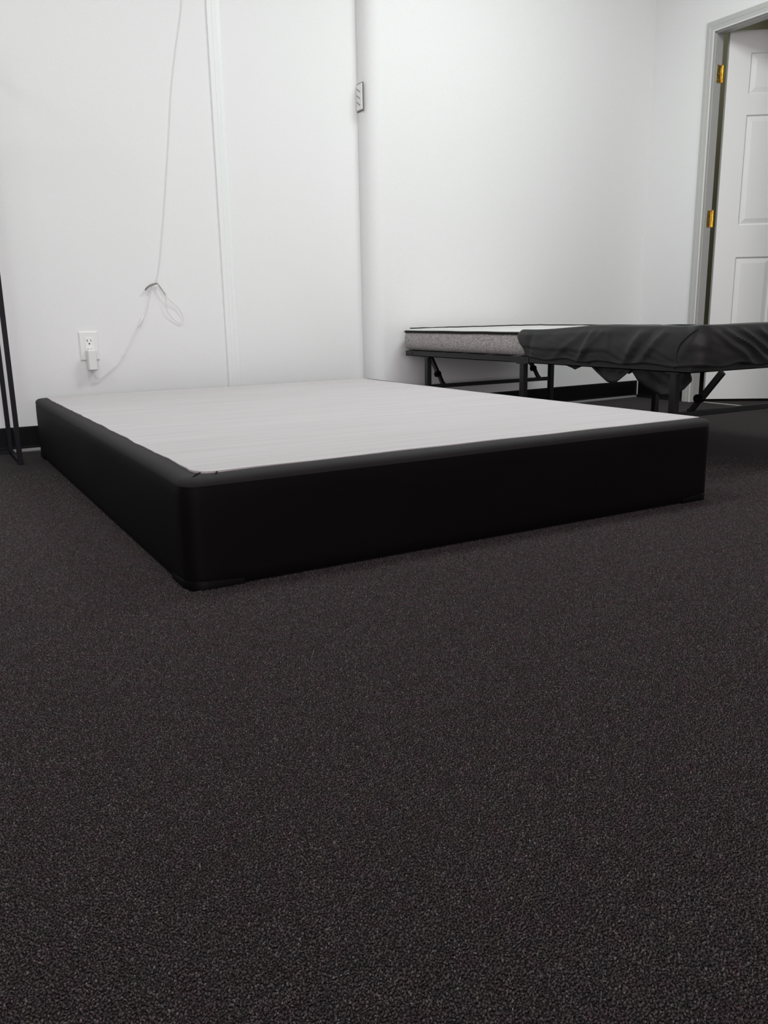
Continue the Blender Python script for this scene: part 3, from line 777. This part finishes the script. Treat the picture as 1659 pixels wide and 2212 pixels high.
# flat twist tie round the bundle
def ribbon(pts, w_, name):
    mb = MB(); vs_ = []; n = len(pts)
    for i, (x, y, z, tw) in enumerate(pts):
        a = pts[min(i+1, n-1)]; b_ = pts[max(i-1, 0)]
        d = Vector((a[0]-b_[0], 0, a[2]-b_[2])).normalized(); nrm = Vector((-d.z, 0, d.x))
        o = nrm*math.cos(tw)*w_/2*(1 if 0 < i < n-1 else 0.5)+Vector((0, 1, 0))*math.sin(tw)*w_/2
        vs_ += [Vector((x, y, z))+o, Vector((x, y, z))-o]
    mb.add(vs_, [(2*i, 2*i+1, 2*i+3, 2*i+2) for i in range(n-1)], True)
    o = mb.build(name, M_tie, cable, label='grey twist tie'); md = o.modifiers.new('t', 'SOLIDIFY'); md.thickness = 0.0008
ribbon([(0.953, YC-0.010, 0.655, 0.9), (0.963, YC-0.010, 0.665, 0.6), (0.976, YC-0.009, 0.674, 0.5), (0.992, YC-0.007, 0.680, 0.3), (1.008, YC-0.005, 0.684, 0.1)], 0.009, 'twist_tie')
ribbon([(1.008, YC-0.010, 0.686, 0.2), (1.020, YC-0.010, 0.667, 0.5), (1.032, YC-0.011, 0.649, 0.8), (1.042, YC-0.011, 0.634, 0.5)], 0.0045, 'twist_tie')

# narrow plate on the side of the wall step
sw = empty('wall_plate', (XR, 3.722, 1.475), label='narrow white slotted wall plate high up beside the vertical wall corner', category='wall plate')
x = XR; ya, yb = 3.697, 3.752
MB().box((x-0.003, ya-0.005, 1.470), (x, yb, 1.594)).build('shade_rim', mat('shade_rim_grey', (0.16, 0.15, 0.145), 0.8), sw)  # grey rim put in for the dark shade beside and below the plate
pl = MB()
a = [(x-0.002, ya, 1.476), (x-0.002, yb, 1.476), (x-0.002, yb, 1.592), (x-0.002, ya, 1.592)]
b_ = [(x-0.008, ya+0.002, 1.479), (x-0.008, yb-0.002, 1.479), (x-0.008, yb-0.002, 1.588), (x-0.008, ya+0.002, 1.588)]
pl.add(a+b_, [(0,1,5,4),(1,2,6,5),(2,3,7,6),(3,0,4,7),(4,5,6,7),(3,2,1,0)]); pl.build('plate', M_plastic, sw)
for k in range(3):
    z = 1.498+k*0.029
    MB().beam((x-0.0085, yb-0.008, z+0.016), (x-0.0085, ya+0.018, z-0.002), 0.002, 0.0045).build('slot', mat('slot_grey', (0.3, 0.29, 0.28), 0.6) if k == 0 else MATS['slot_grey'], sw)

# ------------------------------------------------------------------ garment rack at the left edge
rk = empty('garment_rack', (-0.3, 3.55, 0), label='black square-tube metal rack standing by the back wall at the left edge', category='rack')
RX0, RX1, RY0, RY1, S, HT = -0.62, 0.338, 3.392, 3.705, 0.0175, 1.52
for x in (RX0, RX1):
    for y in (RY0, RY1):
        MB().box((x-S/2, y-S/2, 0.0), (x+S/2, y+S/2, HT), 0.0012).build('post', M_rack, rk)
for z in (S/2+0.001, HT-S/2):
    for x in (RX0, RX1): MB().box((x-S/2+0.002, RY0+S/2, z-S/2), (x+S/2-0.002, RY1-S/2, z+S/2-0.002)).build('side_bar', M_rack, rk)
    MB().box((RX0+S/2, RY1-S/2+0.002, z-S/2), (RX1-S/2, RY1+S/2-0.002, z+S/2-0.002)).build('back_bar', M_rack, rk)
    if z > 1: MB().box((RX0+S/2, RY0-S/2+0.002, z-S/2), (RX1-S/2, RY0+S/2-0.002, z+S/2-0.002)).build('top_bar', M_rack, rk)
